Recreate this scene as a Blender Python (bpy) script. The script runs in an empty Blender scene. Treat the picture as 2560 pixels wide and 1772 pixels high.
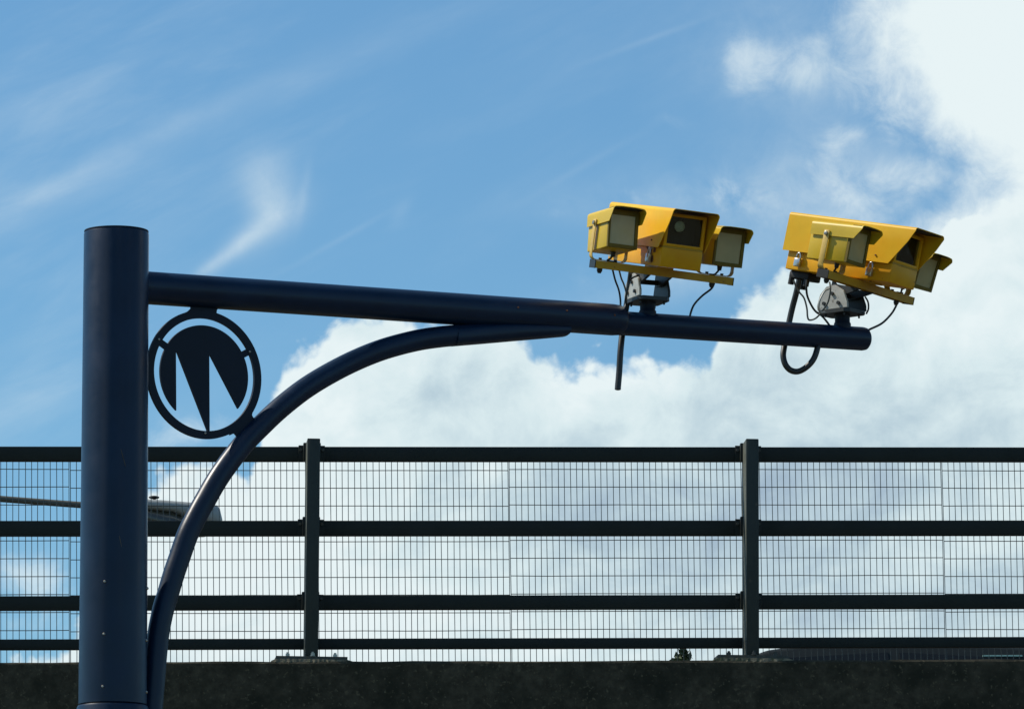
import bpy, bmesh, math, random
from mathutils import Vector, Matrix, Euler
random.seed(7)
C = bpy.context.scene.collection
RAD = math.radians

# ------------------------------------------------------------------ camera
FPX = 15000.0                      # focal length in photograph pixels (2560 wide)
CAM = Vector((0, 0, 1.6))
YAW, PITCH, ROLL = RAD(5.65), RAD(9.5), RAD(0.25)
Fw = Vector((math.sin(YAW)*math.cos(PITCH), math.cos(YAW)*math.cos(PITCH), math.sin(PITCH)))
R0 = Vector((math.cos(YAW), -math.sin(YAW), 0))
U0 = R0.cross(Fw)
Up = U0*math.cos(ROLL) - R0*math.sin(ROLL)
Rt = R0*math.cos(ROLL) + U0*math.sin(ROLL)
cd = bpy.data.cameras.new('camera'); cam = bpy.data.objects.new('camera', cd); C.objects.link(cam)
cd.sensor_width = 36; cd.lens = FPX/2560*36; cd.clip_start = 0.1; cd.clip_end = 5000
M = Matrix((Rt, Up, -Fw)).transposed().to_4x4(); M.translation = CAM
cam.matrix_world = M
bpy.context.scene.camera = cam

def ray(px, py): return (Fw + Rt*((px-1280)/FPX) - Up*((py-886)/FPX))
def on_plane(px, py, p0, n):
    d = ray(px, py); t = (p0-CAM).dot(n)/d.dot(n); return CAM + d*t
def at_y(px, py, y): return on_plane(px, py, Vector((0, y, 0)), Vector((0, 1, 0)))
def proj(p):
    q = p-CAM; z = q.dot(Fw); return (1280+FPX*q.dot(Rt)/z, 886-FPX*q.dot(Up)/z)

# ------------------------------------------------------------------ sun
SUN = Vector((-0.62, 0.20, 0.76)).normalized()
SEL = math.asin(SUN.z); SAZ = math.atan2(SUN.x, SUN.y)
ld = bpy.data.lights.new('sun', 'SUN'); ld.energy = 5.0; ld.angle = RAD(0.5); ld.color = (1.0, 0.93, 0.82)
lo = bpy.data.objects.new('sun', ld); C.objects.link(lo)
lo.rotation_euler = (-SUN).to_track_quat('-Z', 'Y').to_euler()

# ------------------------------------------------------------------ sky and clouds (world)
W = bpy.data.worlds.new('World'); bpy.context.scene.world = W; W.use_nodes = True; W.cycles.sampling_method = 'NONE'
nt = W.node_tree; nt.nodes.clear(); L = nt.links
def N(t, **k):
    n = nt.nodes.new(t)
    for a, b in k.items(): setattr(n, a, b)
    return n
def sock(v):
    return v
def setin(n, i, v):
    if isinstance(v, (int, float)): n.inputs[i].default_value = v
    elif isinstance(v, tuple): n.inputs[i].default_value = v
    else: L.new(v, n.inputs[i])
def mt(op, a, b=0.0, c=None, clamp=False):
    n = N('ShaderNodeMath', operation=op, use_clamp=clamp)
    setin(n, 0, a); setin(n, 1, b)
    if c is not None: setin(n, 2, c)
    return n.outputs[0]
def sstep(x, a, b):
    n = N('ShaderNodeMapRange', interpolation_type='SMOOTHSTEP', clamp=True)
    setin(n, 0, x); setin(n, 1, a); setin(n, 2, b); setin(n, 3, 0.0); setin(n, 4, 1.0)
    return n.outputs[0]
def noise(vec, scale, detail=6, rough=0.55, dist=0.0):
    n = N('ShaderNodeTexNoise'); n.inputs['Scale'].default_value = scale; n.inputs['Detail'].default_value = detail
    n.inputs['Roughness'].default_value = rough; n.inputs['Distortion'].default_value = dist
    L.new(vec, n.inputs['Vector']); return n.outputs['Fac']
tc = N('ShaderNodeTexCoord'); sp = N('ShaderNodeSeparateXYZ'); L.new(tc.outputs['Generated'], sp.inputs[0])
az = mt('ARCTAN2', sp.outputs[0], sp.outputs[1]); el = mt('ARCSINE', sp.outputs[2])
US = 15.0*math.cos(PITCH)
U = mt('ADD', mt('MULTIPLY', mt('SUBTRACT', az, YAW), US), 1.280)       # sky coordinates, thousandths of a radian grid
V = mt('ADD', mt('MULTIPLY', mt('SUBTRACT', el, PITCH), -15.0), 0.886)
cv = N('ShaderNodeCombineXYZ'); L.new(U, cv.inputs[0]); L.new(V, cv.inputs[1]); P = cv.outputs[0]
def curve(x, pts, xmin, xmax, ymin, ymax):
    f = N('ShaderNodeFloatCurve'); c = f.mapping.curves[0]
    pp = [((x_-xmin)/(xmax-xmin), (y_-ymin)/(ymax-ymin)) for x_, y_ in pts]
    c.points[0].location = pp[0]; c.points[1].location = pp[-1]
    for q in pp[1:-1]: c.points.new(*q)
    f.mapping.update()
    L.new(mt('DIVIDE', mt('SUBTRACT', x, xmin), xmax-xmin, clamp=True), f.inputs['Value'])
    return mt('ADD', mt('MULTIPLY', f.outputs[0], ymax-ymin), ymin)
n1 = mt('SUBTRACT', noise(P, 2.6, 8, 0.6), 0.5)
n2 = mt('SUBTRACT', noise(P, 8.0, 8, 0.66, 0.4), 0.5)
def voro(sc, dis=0.06):
    w1 = N('ShaderNodeTexNoise'); w1.inputs['Scale'].default_value = 7.0; w1.inputs['Detail'].default_value = 5; L.new(P, w1.inputs['Vector'])
    vm = N('ShaderNodeVectorMath', operation='SCALE'); L.new(w1.outputs['Color'], vm.inputs[0]); vm.inputs['Scale'].default_value = dis
    va = N('ShaderNodeVectorMath', operation='ADD'); L.new(P, va.inputs[0]); L.new(vm.outputs[0], va.inputs[1])
    v = N('ShaderNodeTexVoronoi', feature='SMOOTH_F1', voronoi_dimensions='2D'); v.inputs['Scale'].default_value = sc; v.inputs['Smoothness'].default_value = 0.5
    v.inputs['Detail'].default_value = 2.0; v.inputs['Roughness'].default_value = 0.6
    L.new(va.outputs[0], v.inputs['Vector']); return mt('SUBTRACT', 0.42, v.outputs['Distance'])
billow = voro(11.0)
# lower cloud bank: upper outline as height over azimuth
bank = [(-2.0,1.75),(0.0,1.66),(0.15,1.62),(0.26,1.40),(0.33,1.26),(0.38,1.205),(0.43,1.155),(0.48,1.125),(0.54,1.15),(0.585,1.165),(0.62,1.185),(0.65,1.12),
        (0.675,1.01),(0.695,0.93),(0.73,0.885),(0.78,0.83),(0.83,0.79),(0.92,0.76),(1.02,0.76),(1.15,0.78),(1.25,0.78),(1.305,0.81),(1.33,0.865),
        (1.38,0.885),(1.43,0.885),(1.48,0.875),(1.54,0.885),(1.61,0.872),(1.67,0.880),(1.72,0.890),(1.765,0.875),(1.80,0.79),(1.85,0.735),
        (1.90,0.70),(1.95,0.665),(2.00,0.63),(2.06,0.61),(2.15,0.60),(2.25,0.58),(2.33,0.555),(2.40,0.50),(2.6,0.45),(5.0,0.3)]
fA = mt('SUBTRACT', V, curve(U, bank, -2.0, 5.0, 0.0, 2.0))
mA = sstep(mt('ADD', fA, mt('ADD', mt('MULTIPLY', billow, 0.055), mt('ADD', mt('MULTIPLY', n1, 0.07), mt('MULTIPLY', n2, 0.12)))), -0.020, 0.040)
right = [(-3.0,2.1),(-0.5,2.19),(0.0,2.19),(0.06,2.175),(0.13,2.175),(0.20,2.20),(0.26,2.24),(0.31,2.30),(0.35,2.36),(0.39,2.42),(0.43,2.455),(0.48,2.46),
         (0.52,2.41),(0.56,2.33),(0.60,2.26),(0.7,2.1),(2.0,1.9)]
fB = mt('SUBTRACT', U, curve(V, right, -3.0, 2.0, 1.5, 3.0))
mB = sstep(mt('ADD', fB, mt('ADD', mt('MULTIPLY', n1, 0.20), mt('MULTIPLY', n2, 0.30))), -0.14, 0.15)
def blob(cx, cy, rx, ry, ang=0.0, amp=1.0):
    ca, sa = math.cos(RAD(ang)), math.sin(RAD(ang))
    dx = mt('SUBTRACT', U, cx); dy = mt('SUBTRACT', V, cy)
    a = mt('DIVIDE', mt('ADD', mt('MULTIPLY', dx, ca), mt('MULTIPLY', dy, sa)), rx)
    b = mt('DIVIDE', mt('SUBTRACT', mt('MULTIPLY', dy, ca), mt('MULTIPLY', dx, sa)), ry)
    r2 = mt('ADD', mt('MULTIPLY', a, a), mt('MULTIPLY', b, b))
    return mt('MULTIPLY', mt('EXPONENT', mt('MULTIPLY', r2, -1.0)), amp)
def total(bl):
    s = blob(*bl[0])
    for q in bl[1:]: s = mt('ADD', s, blob(*q))
    return s
# torn small clouds between the blue and the big bank
puffs = total([(1.86,0.16,0.05,0.075,0,0.75),(1.98,0.17,0.10,0.06,15,0.55),(2.06,0.11,0.06,0.05,-40,0.35),
               (2.07,0.42,0.05,0.06,0,0.6),(2.15,0.49,0.09,0.045,20,0.6),(2.30,0.44,0.12,0.055,-10,0.65),(2.12,0.34,0.06,0.03,0,0.45),
               (1.80,0.47,0.05,0.045,-30,0.4),(1.88,0.50,0.08,0.035,0,0.3),(1.57,0.49,0.05,0.035,0,0.35),(1.38,0.53,0.06,0.02,0,0.18),
               (1.75,0.66,0.12,0.04,-25,0.32),(1.68,0.30,0.07,0.02,20,0.18),(2.10,0.55,0.2,0.03,0,0.3),(1.47,0.70,0.06,0.04,0,0.2),
               (0.05,1.44,0.10,0.05,10,0.75),(0.14,1.50,0.06,0.09,0,0.55),(0.02,1.57,0.14,0.03,0,0.25),(0.42,1.10,0.12,0.05,-25,0.45),(0.52,1.08,0.1,0.03,-10,0.4)])
mC = mt('MULTIPLY', sstep(mt('ADD', puffs, mt('MULTIPLY', mt('ADD', n2, mt('MULTIPLY', n1, 0.8)), 1.5)), 0.0, 1.25), mt('MULTIPLY', sstep(puffs, 0.0, 0.40), 0.66))
# cirrus: streaks running up to the right, and the curl
def strk(ang, sc):
    r_ = N('ShaderNodeMapping'); r_.inputs['Rotation'].default_value = (0, 0, RAD(ang)); L.new(P, r_.inputs['Vector'])
    m_ = N('ShaderNodeMapping'); m_.inputs['Scale'].default_value = sc; L.new(r_.outputs[0], m_.inputs['Vector']); return m_
mp = strk(27, (0.8, 3.2, 1))
st = noise(mp.outputs[0], 1.3, 7, 0.6, 0.35)
mp2 = strk(23, (2.0, 6.0, 1))
st2 = noise(mp2.outputs[0], 1.6, 6, 0.6, 0.5)
mD = mt('MULTIPLY', sstep(mt('ADD', mt('MULTIPLY', st, 0.75), mt('MULTIPLY', st2, 0.25)), 0.42, 0.74), mt('ADD', mt('MULTIPLY', total([(0.15,0.38,0.75,0.34,-25,1.0),(0.0,0.95,0.3,0.25,0,0.6)]), 0.17), 0.05))
streak = total([(0.30,0.39,0.46,0.028,-27,0.12),(0.62,0.26,0.42,0.035,-24,0.09),(0.20,0.50,0.26,0.035,-24,0.12),(0.04,0.30,0.16,0.045,-20,0.15),
                (0.10,0.50,0.10,0.03,-10,0.14),(1.62,0.10,0.14,0.008,-20,0.10),(0.85,0.60,0.14,0.008,-30,0.08),(1.0,0.53,0.04,0.02,-60,0.08),(1.45,0.42,0.14,0.010,-30,0.07),
                (0.04,1.02,0.20,0.05,-20,0.16),(0.12,0.85,0.12,0.03,-25,0.12)])
curl = total([(0.66,0.455,0.070,0.065,60,0.40),(0.675,0.52,0.050,0.045,0,0.36),(0.635,0.585,0.075,0.030,-42,0.42),(0.575,0.635,0.085,0.020,-38,0.36),(0.52,0.675,0.05,0.014,-35,0.2),
              (0.755,0.49,0.012,0.07,10,0.14),(0.70,0.56,0.09,0.04,-45,0.18)])
veil = mt('MULTIPLY', total([(1.98,0.17,0.22,0.10,10,0.30),(2.12,0.45,0.28,0.12,5,0.34),(1.80,0.49,0.26,0.06,0,0.20),(1.62,0.52,0.25,0.05,0,0.14),(2.0,0.02,0.2,0.05,0,0.12),(1.85,0.62,0.16,0.06,-20,0.20),(1.75,0.70,0.3,0.05,-10,0.16)]), mt('ADD', mt('MULTIPLY', n1, 2.4), mt('MULTIPLY', mt('ADD', n2, 0.45), 1.6)))
veil = mt('MAXIMUM', veil, 0.0)
mE = mt('ADD', mt('MULTIPLY', streak, mt('ADD', mt('MULTIPLY', st2, 1.1), 0.15)), mt('MULTIPLY', curl, mt('ADD', mt('MULTIPLY', mt('ADD', n2, 0.5), 0.9), 0.28)))
# scattered fair-weather clouds over the rest of the sky
far = mt('MULTIPLY', sstep(mt('ABSOLUTE', mt('SUBTRACT', U, 1.28)), 2.6, 5.5), 1.0)
up_ = sstep(V, -1.0, -5.0)
wn = noise(tc.outputs['Generated'], 2.3, 8, 0.58, 0.2)
mF = mt('MULTIPLY', sstep(wn, 0.56, 0.66), mt('MAXIMUM', far, up_))
inframe = mt('SUBTRACT', 1.0, mt('MAXIMUM', far, up_))
near = mt('MULTIPLY', mt('MAXIMUM', mt('MAXIMUM', mA, mB), mC), inframe)
mask = mt('MAXIMUM', near, mF)
mask = mt('ADD', mask, mt('MULTIPLY', mt('SUBTRACT', 1.0, mask), mt('MULTIPLY', mt('ADD', veil, mt('ADD', mD, mE)), inframe)), clamp=True)
# cloud brightness: thin parts and bases greyer
shn = mt('ADD', mt('MULTIPLY', noise(P, 3.3, 7, 0.55, 0.4), 0.6), mt('MULTIPLY', noise(P, 8.0, 6, 0.6), 0.4))
shade = mt('ADD', total([(1.60,1.34,0.36,0.16,-8,0.95),(2.10,1.18,0.36,0.14,0,0.95),(2.3,1.50,0.5,0.10,-5,0.85),(1.05,0.98,0.26,0.07,0,0.26),(1.25,1.10,0.25,0.05,0,0.2),
                         (1.95,0.93,0.20,0.09,0,0.40),(2.35,1.00,0.20,0.10,0,0.35),(1.52,1.22,0.25,0.05,0,0.25),(1.75,1.02,0.2,0.05,0,0.3),(2.05,0.72,0.12,0.05,0,0.2),
                         (1.33,1.18,0.2,0.14,0,0.3),(1.0,1.25,0.14,0.05,0,0.22),(1.2,0.93,0.09,0.05,0,0.25),(2.0,1.38,0.2,0.12,0,0.35)]), mt('MULTIPLY', mt('SUBTRACT', shn, 0.50), mt('SUBTRACT', 1.9, mt('MULTIPLY', mB, mt('MULTIPLY', sstep(V, 0.9, 0.5), 1.5)))))
lit = total([(1.50,0.94,0.10,0.06,0,0.5),(1.42,1.03,0.10,0.05,0,0.3),(0.80,0.93,0.12,0.10,-30,0.4),(0.62,1.35,0.4,0.22,0,0.55),(2.40,0.30,0.25,0.3,0,0.4),(2.42,0.60,0.15,0.12,0,0.4),(0.9,1.55,0.5,0.12,0,0.4),(2.5,0.85,0.15,0.1,0,0.25),(2.25,1.46,0.15,0.06,0,0.35),
             (2.15,0.78,0.16,0.10,-20,0.35)])
of = N('ShaderNodeVectorMath', operation='ADD'); L.new(P, of.inputs[0]); of.inputs[1].default_value = (-0.030, -0.045, 0)
ra = noise(P, 5.5, 7, 0.6, 0.5); rb = noise(of.outputs[0], 5.5, 7, 0.6, 0.5)
relief = mt('MULTIPLY', mt('SUBTRACT', rb, ra), mt('ADD', mt('MULTIPLY', mA, 1.15), 0.25))
rim = mt('MULTIPLY', sstep(fA, 0.13, 0.0), 0.35)
g = mt('SUBTRACT', mt('ADD', shade, relief), mt('ADD', lit, rim))
ramp = N('ShaderNodeValToRGB'); L.new(mt('ADD', mt('MULTIPLY', g, 0.55), 0.25, clamp=True), ramp.inputs[0])
cr = ramp.color_ramp; cr.elements[0].position = 0.0; cr.elements[0].color = (0.83, 0.93, 0.95, 1); cr.elements[1].position = 1.0; cr.elements[1].color = (0.36, 0.48, 0.60, 1)
e = cr.elements.new(0.30); e.color = (0.71, 0.845, 0.88, 1)
e = cr.elements.new(0.62); e.color = (0.53, 0.675, 0.75, 1)
sky = N('ShaderNodeTexSky', sky_type='NISHITA'); sky.sun_disc = False
sky.sun_elevation = SEL; sky.sun_rotation = SAZ; sky.altitude = 0; sky.air_density = 1.0; sky.dust_density = 0.4; sky.ozone_density = 3.0
SKY_STR = 0.10
tint = N('ShaderNodeMix', data_type='RGBA', blend_type='MULTIPLY'); tint.inputs[0].default_value = 1.0
L.new(sky.outputs[0], tint.inputs[6]); tint.inputs[7].default_value = (0.70, 1.025, 1.15, 1)
cl = N('ShaderNodeMix', data_type='RGBA', blend_type='MULTIPLY'); cl.inputs[0].default_value = 1.0
L.new(ramp.outputs[0], cl.inputs[6]); k = 0.97/SKY_STR; cl.inputs[7].default_value = (k, k, k, 1)
cl.clamp_result = False
mx = N('ShaderNodeMix', data_type='RGBA'); L.new(mask, mx.inputs[0]); L.new(tint.outputs[2], mx.inputs[6]); L.new(cl.outputs[2], mx.inputs[7])
bg = N('ShaderNodeBackground'); bg.inputs[1].default_value = SKY_STR; L.new(mx.outputs[2], bg.inputs[0])
wo = N('ShaderNodeOutputWorld'); L.new(bg.outputs[0], wo.inputs[0])

vs = bpy.context.scene.view_settings
vs.view_transform = 'Standard'; vs.look = 'None'; vs.exposure = 0.0; vs.gamma = 1.0; vs.use_curve_mapping = False

# ------------------------------------------------------------------ materials
def mat(name, col, rough=0.5, metal=0.0, var=0.12, vscale=8.0, spots=None, spot_scale=40.0, spot_lo=0.68, spot_hi=0.74, bump=0.0, bscale=60.0, coat=0.0, spec=0.5, second=None, sec_scale=3.0, roughvar=0.0, stretch=None):
    m = bpy.data.materials.new(name); m.use_nodes = True; t = m.node_tree; n = t.nodes; l = t.links
    b = n['Principled BSDF']; b.inputs['Roughness'].default_value = rough; b.inputs['Metallic'].default_value = metal
    b.inputs['Coat Weight'].default_value = coat; b.inputs['Coat Roughness'].default_value = 0.15; b.inputs['Specular IOR Level'].default_value = spec
    tcn = n.new('ShaderNodeTexCoord'); src = tcn.outputs['Object']
    if stretch:
        mpn = n.new('ShaderNodeMapping'); mpn.inputs['Scale'].default_value = stretch; l.new(src, mpn.inputs[0]); src = mpn.outputs[0]
    def nz(s, d=5, r=0.6):
        q = n.new('ShaderNodeTexNoise'); q.inputs['Scale'].default_value = s; q.inputs['Detail'].default_value = d; q.inputs['Roughness'].default_value = r
        l.new(src, q.inputs['Vector']); return q.outputs['Fac']
    def mr(x, a, bb, c, d):
        q = n.new('ShaderNodeMapRange'); l.new(x, q.inputs[0])
        for i, v in enumerate((a, bb, c, d)): q.inputs[i+1].default_value = v
        return q.outputs[0]
    def mix(f, a, bb):
        q = n.new('ShaderNodeMix'); q.data_type = 'RGBA'
        l.new(f, q.inputs[0])
        for i, v in ((6, a), (7, bb)):
            if isinstance(v, tuple): q.inputs[i].default_value = v if len(v) == 4 else v+(1,)
            else: l.new(v, q.inputs[i])
        return q.outputs[2]
    lo_ = tuple(c*(1-var) for c in col); hi_ = tuple(min(1, c*(1+var)) for c in col)
    c = mix(mr(nz(vscale), 0.3, 0.7, 0, 1), lo_, hi_)
    if second: c = mix(mr(nz(sec_scale, 4), 0.42, 0.66, 0, 1), c, second)
    if spots: c = mix(mr(nz(spot_scale, 3), spot_lo, spot_hi, 0, 1), c, spots)
    l.new(c, b.inputs['Base Color'])
    if roughvar: l.new(mr(nz(vscale*2), 0.3, 0.7, max(0.02, rough-roughvar), rough+roughvar), b.inputs['Roughness'])
    if bump:
        bn = n.new('ShaderNodeBump'); bn.inputs['Strength'].default_value = bump; bn.inputs['Distance'].default_value = 0.004
        l.new(nz(bscale, 6), bn.inputs['Height']); l.new(bn.outputs[0], b.inputs['Normal'])
    return m
NAVY = mat('navy_paint', (0.0030, 0.0165, 0.043), 0.36, 0, 0.2, 6, (0.10, 0.05, 0.025), 34, 0.76, 0.79, 0.05, 30, 0.0, 0.32, roughvar=0.06)
NAVY_DK = mat('navy_plate_paint', (0.0018, 0.0075, 0.020), 0.55, 0, 0.15, 9, spec=0.3)
GREEN = mat('dark_green_paint', (0.012, 0.016, 0.012), 0.6, 0, 0.22, 5, (0.022, 0.018, 0.011), 26, 0.68, 0.76, 0.08, 70, spec=0.3, roughvar=0.1)
WEBG = mat('sunlit_post_side', (0.085, 0.092, 0.072), 0.7, 0, 0.3, 9, (0.05, 0.045, 0.03), 24, 0.62, 0.7, spec=0.3)  # post colour lightened to hold the sun falling on the side faces
POSTG = mat('post_paint', (0.016, 0.024, 0.018), 0.6, 0, 0.2, 5, (0.05, 0.045, 0.03), 24, 0.68, 0.76, 0.08, 70)
WIRE = mat('mesh_wire_metal', (0.035, 0.042, 0.040), 0.5, 0.2, 0.2, 12)
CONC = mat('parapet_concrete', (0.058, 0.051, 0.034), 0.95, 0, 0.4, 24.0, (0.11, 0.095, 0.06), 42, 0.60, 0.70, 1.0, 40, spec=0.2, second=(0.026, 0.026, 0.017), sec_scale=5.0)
CONC2 = mat('bridge_concrete', (0.20, 0.19, 0.16), 0.95, 0, 0.25, 1.2, (0.12, 0.11, 0.09), 6, 0.6, 0.7, 0.6, 12)
GROUT = mat('grout', (0.17, 0.15, 0.10), 0.95, 0, 0.35, 14, (0.05, 0.06, 0.03), 26, 0.5, 0.62, 1.0, 60)
PLATE = mat('base_plate_metal', (0.07, 0.072, 0.06), 0.7, 0.2, 0.3, 14, (0.10, 0.08, 0.045), 30, 0.55, 0.68, 0.4, 60)
BOLT = mat('bolt_steel', (0.38, 0.36, 0.31), 0.38, 0.85, 0.2, 30)
YEL = mat('amber_yellow_paint', (0.77, 0.45, 0.014), 0.42, 0, 0.09, 6, (0.20, 0.09, 0.03), 55, 0.72, 0.77, 0.04, 50, 0.0, 0.25, second=(0.76, 0.38, 0.005), sec_scale=3.2)
YEL2 = mat('lemon_yellow_paint', (0.62, 0.415, 0.013), 0.42, 0, 0.07, 9, (0.20, 0.12, 0.03), 60, 0.73, 0.77, 0.04, 50, 0.1)
YELC = mat('case_amber_paint', (0.74, 0.375, 0.006), 0.42, 0, 0.09, 7, (0.20, 0.08, 0.03), 50, 0.70, 0.76, 0.04, 50, 0.0, 0.25, second=(0.70, 0.31, 0.004), sec_scale=5)
BEZEL = mat('lamp_frame_shaded_yellow', (0.15, 0.105, 0.012), 0.6, 0, 0.15, 20, spec=0.25)  # frame colour darkened to carry the shade under the hood
BARY = mat('bracket_yellow_paint', (0.50, 0.29, 0.012), 0.5, 0, 0.12, 10, (0.16, 0.07, 0.03), 50, 0.66, 0.74)
STRAP = mat('strap_faded_yellow', (0.62, 0.42, 0.10), 0.5, 0, 0.12, 18, (0.25, 0.13, 0.05), 70, 0.62, 0.72)
RUST = mat('rust_stain', (0.16, 0.06, 0.025), 0.8, 0, 0.3, 60)
BLACK = mat('black_interior', (0.006, 0.006, 0.007), 0.6, 0, 0.1, 20)
RUB = mat('black_rubber', (0.010, 0.013, 0.013), 0.45, 0, 0.2, 20, spec=0.6)
GREYC = mat('grey_cable_sheath', (0.13, 0.14, 0.13), 0.55, 0, 0.2, 20)
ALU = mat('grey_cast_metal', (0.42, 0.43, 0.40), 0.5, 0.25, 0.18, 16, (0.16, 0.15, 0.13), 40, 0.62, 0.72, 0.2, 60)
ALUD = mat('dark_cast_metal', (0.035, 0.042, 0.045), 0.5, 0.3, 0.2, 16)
STEEL = mat('padlock_steel', (0.55, 0.55, 0.52), 0.28, 0.9, 0.15, 40)
LAMPF = mat('infrared_lamp_face', (0.52, 0.44, 0.22), 0.4, 0, 0.08, 14, (0.50, 0.42, 0.18), 12, 0.58, 0.74, coat=0.2)
LENSM = mat('lens_front', (0.80, 0.72, 0.44), 0.25, 0, 0.15, 60, (0.60, 0.50, 0.28), 90, 0.55, 0.65, coat=0.6)
LGREY = mat('lamp_canopy_grey', (0.32, 0.335, 0.32), 0.5, 0.1, 0.1, 5)
LARM = mat('lamp_arm_galvanised', (0.10, 0.10, 0.08), 0.6, 0.3, 0.15, 6)
BOWL = mat('lamp_bowl_smoked', (0.055, 0.050, 0.035), 0.2, 0, 0.1, 8, coat=0.5)
ASPH = mat('asphalt', (0.050, 0.050, 0.052), 0.92, 0, 0.25, 2.0, (0.09, 0.09, 0.09), 60, 0.62, 0.7, 0.5, 90)
GRASS = mat('verge_grass', (0.070, 0.062, 0.030), 0.95, 0, 0.35, 0.8, (0.12, 0.11, 0.05), 3, 0.6, 0.7, 0.8, 10)
PAINTW = mat('road_marking', (0.72, 0.72, 0.68), 0.7, 0, 0.12, 6)
CARP = mat('car_paint_dark', (0.012, 0.018, 0.019), 0.55, 0.0, 0.05, 4, spec=0.2)
CARG = mat('car_glass', (0.008, 0.011, 0.012), 0.15, 0, 0.05, 4, spec=0.35)
CHROME = mat('car_trim', (0.35, 0.42, 0.40), 0.2, 0.8, 0.05, 10)
GLINTG = mat('pale_green_glint', (0.30, 0.48, 0.42), 0.25, 0.3, 0.05, 10)  # colour of the painted reflection on the car glass
REDL = mat('car_tail_lens', (0.35, 0.02, 0.015), 0.2, 0, 0.1, 20, coat=0.5)
BARK = mat('bark', (0.10, 0.075, 0.05), 0.9, 0, 0.3, 10, bump=0.5)
LEAF = mat('leaf', (0.050, 0.070, 0.028), 0.7, 0, 0.4, 5)
# clear window pane
PANE = bpy.data.materials.new('window_glass'); PANE.use_nodes = True
_n = PANE.node_tree.nodes; _l = PANE.node_tree.links; _n.clear()
o_ = _n.new('ShaderNodeOutputMaterial'); a_ = _n.new('ShaderNodeBsdfTransparent'); b_ = _n.new('ShaderNodeBsdfGlossy'); c_ = _n.new('ShaderNodeMixShader'); f_ = _n.new('ShaderNodeFresnel')
a_.inputs[0].default_value = (0.80, 0.84, 0.82, 1); b_.inputs[0].default_value = (0.9, 0.9, 0.9, 1); b_.inputs['Roughness'].default_value = 0.06; f_.inputs[0].default_value = 1.5
_l.new(f_.outputs[0], c_.inputs[0]); _l.new(a_.outputs[0], c_.inputs[1]); _l.new(b_.outputs[0], c_.inputs[2]); _l.new(c_.outputs[0], o_.inputs[0])

# ------------------------------------------------------------------ mesh helpers
def obj(name, bm, m, parent=None, smooth=None, **props):
    me = bpy.data.meshes.new(name)
    bmesh.ops.recalc_face_normals(bm, faces=bm.faces[:])
    if smooth is not None:
        for f in bm.faces: f.smooth = True
    bm.to_mesh(me); bm.free()
    if smooth is not None:
        try: me.set_sharp_from_angle(angle=RAD(smooth))
        except Exception: pass
    me.materials.append(m)
    o = bpy.data.objects.new(name, me); C.objects.link(o)
    if parent is not None: o.parent = parent; o.matrix_parent_inverse = Matrix.Identity(4)
    for kk, v in props.items(): o[kk] = v
    return o
def thing(name, label, cat, group=None, loc=(0, 0, 0)):
    o = bpy.data.objects.new(name, None); C.objects.link(o); o.location = loc
    o.empty_display_size = 0.2
    o['label'] = label; o['category'] = cat
    if group: o['group'] = group
    return o
def structure(name, bm, m):
    return obj(name, bm, m, kind='structure')
def box(bm, a, b, bev=0.0, fr=None, seg=2):
    """box from corner a to corner b, in frame fr (a function of three numbers)"""
    a = Vector(a); b = Vector(b)
    t = bmesh.new()
    bmesh.ops.create_cube(t, size=1.0)
    d = b-a; c = (a+b)/2
    for v in t.verts: v.co = Vector((v.co.x*d.x, v.co.y*d.y, v.co.z*d.z))+c
    if bev > 0: bmesh.ops.bevel(t, geom=t.edges[:], offset=bev, segments=seg, affect='EDGES', profile=0.5)
    merge(bm, t, fr)
def merge(bm, t, fr=None):
    if fr:
        for v in t.verts: v.co = fr(v.co)
    mp_ = {}
    for v in t.verts: mp_[v] = bm.verts.new(v.co)
    for f in t.faces:
        try: bm.faces.new([mp_[v] for v in f.verts])
        except ValueError: pass
    t.free()
def tube(bm, pts, r, seg=24, caps=True, fr=None):
    pts = [Vector(p) for p in pts]
    rs = r if isinstance(r, (list, tuple)) else [r]*len(pts)
    t = bmesh.new(); rings = []
    tan = []
    for i in range(len(pts)):
        d = (pts[min(i+1, len(pts)-1)]-pts[max(i-1, 0)]); tan.append(d.normalized())
    ref = Vector((0, 0, 1)) if abs(tan[0].z) < 0.9 else Vector((0, 1, 0))
    nrm = (ref-tan[0]*ref.dot(tan[0])).normalized()
    for i, p in enumerate(pts):
        nrm = (nrm-tan[i]*nrm.dot(tan[i])).normalized(); bn = tan[i].cross(nrm)
        rings.append([t.verts.new(p+nrm*rs[i]*math.cos(2*math.pi*k/seg)+bn*rs[i]*math.sin(2*math.pi*k/seg)) for k in range(seg)])
    for i in range(len(rings)-1):
        for k in range(seg):
            t.faces.new([rings[i][k], rings[i][(k+1) % seg], rings[i+1][(k+1) % seg], rings[i+1][k]])
    if caps:
        t.faces.new(rings[0][::-1]); t.faces.new(rings[-1])
    merge(bm, t, fr)
def smoothpath(pts, n=8):
    pts = [Vector(p) for p in pts]; out = []
    q = [pts[0]*2-pts[1]]+pts+[pts[-1]*2-pts[-2]]
    for i in range(1, len(q)-2):
        p0, p1, p2, p3 = q[i-1:i+3]
        for k in range(n):
            t = k/n
            out.append(0.5*((2*p1)+(p2-p0)*t+(2*p0-5*p1+4*p2-p3)*t*t+(3*p1-p0-3*p2+p3)*t**3))
    out.append(pts[-1]); return out
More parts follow.
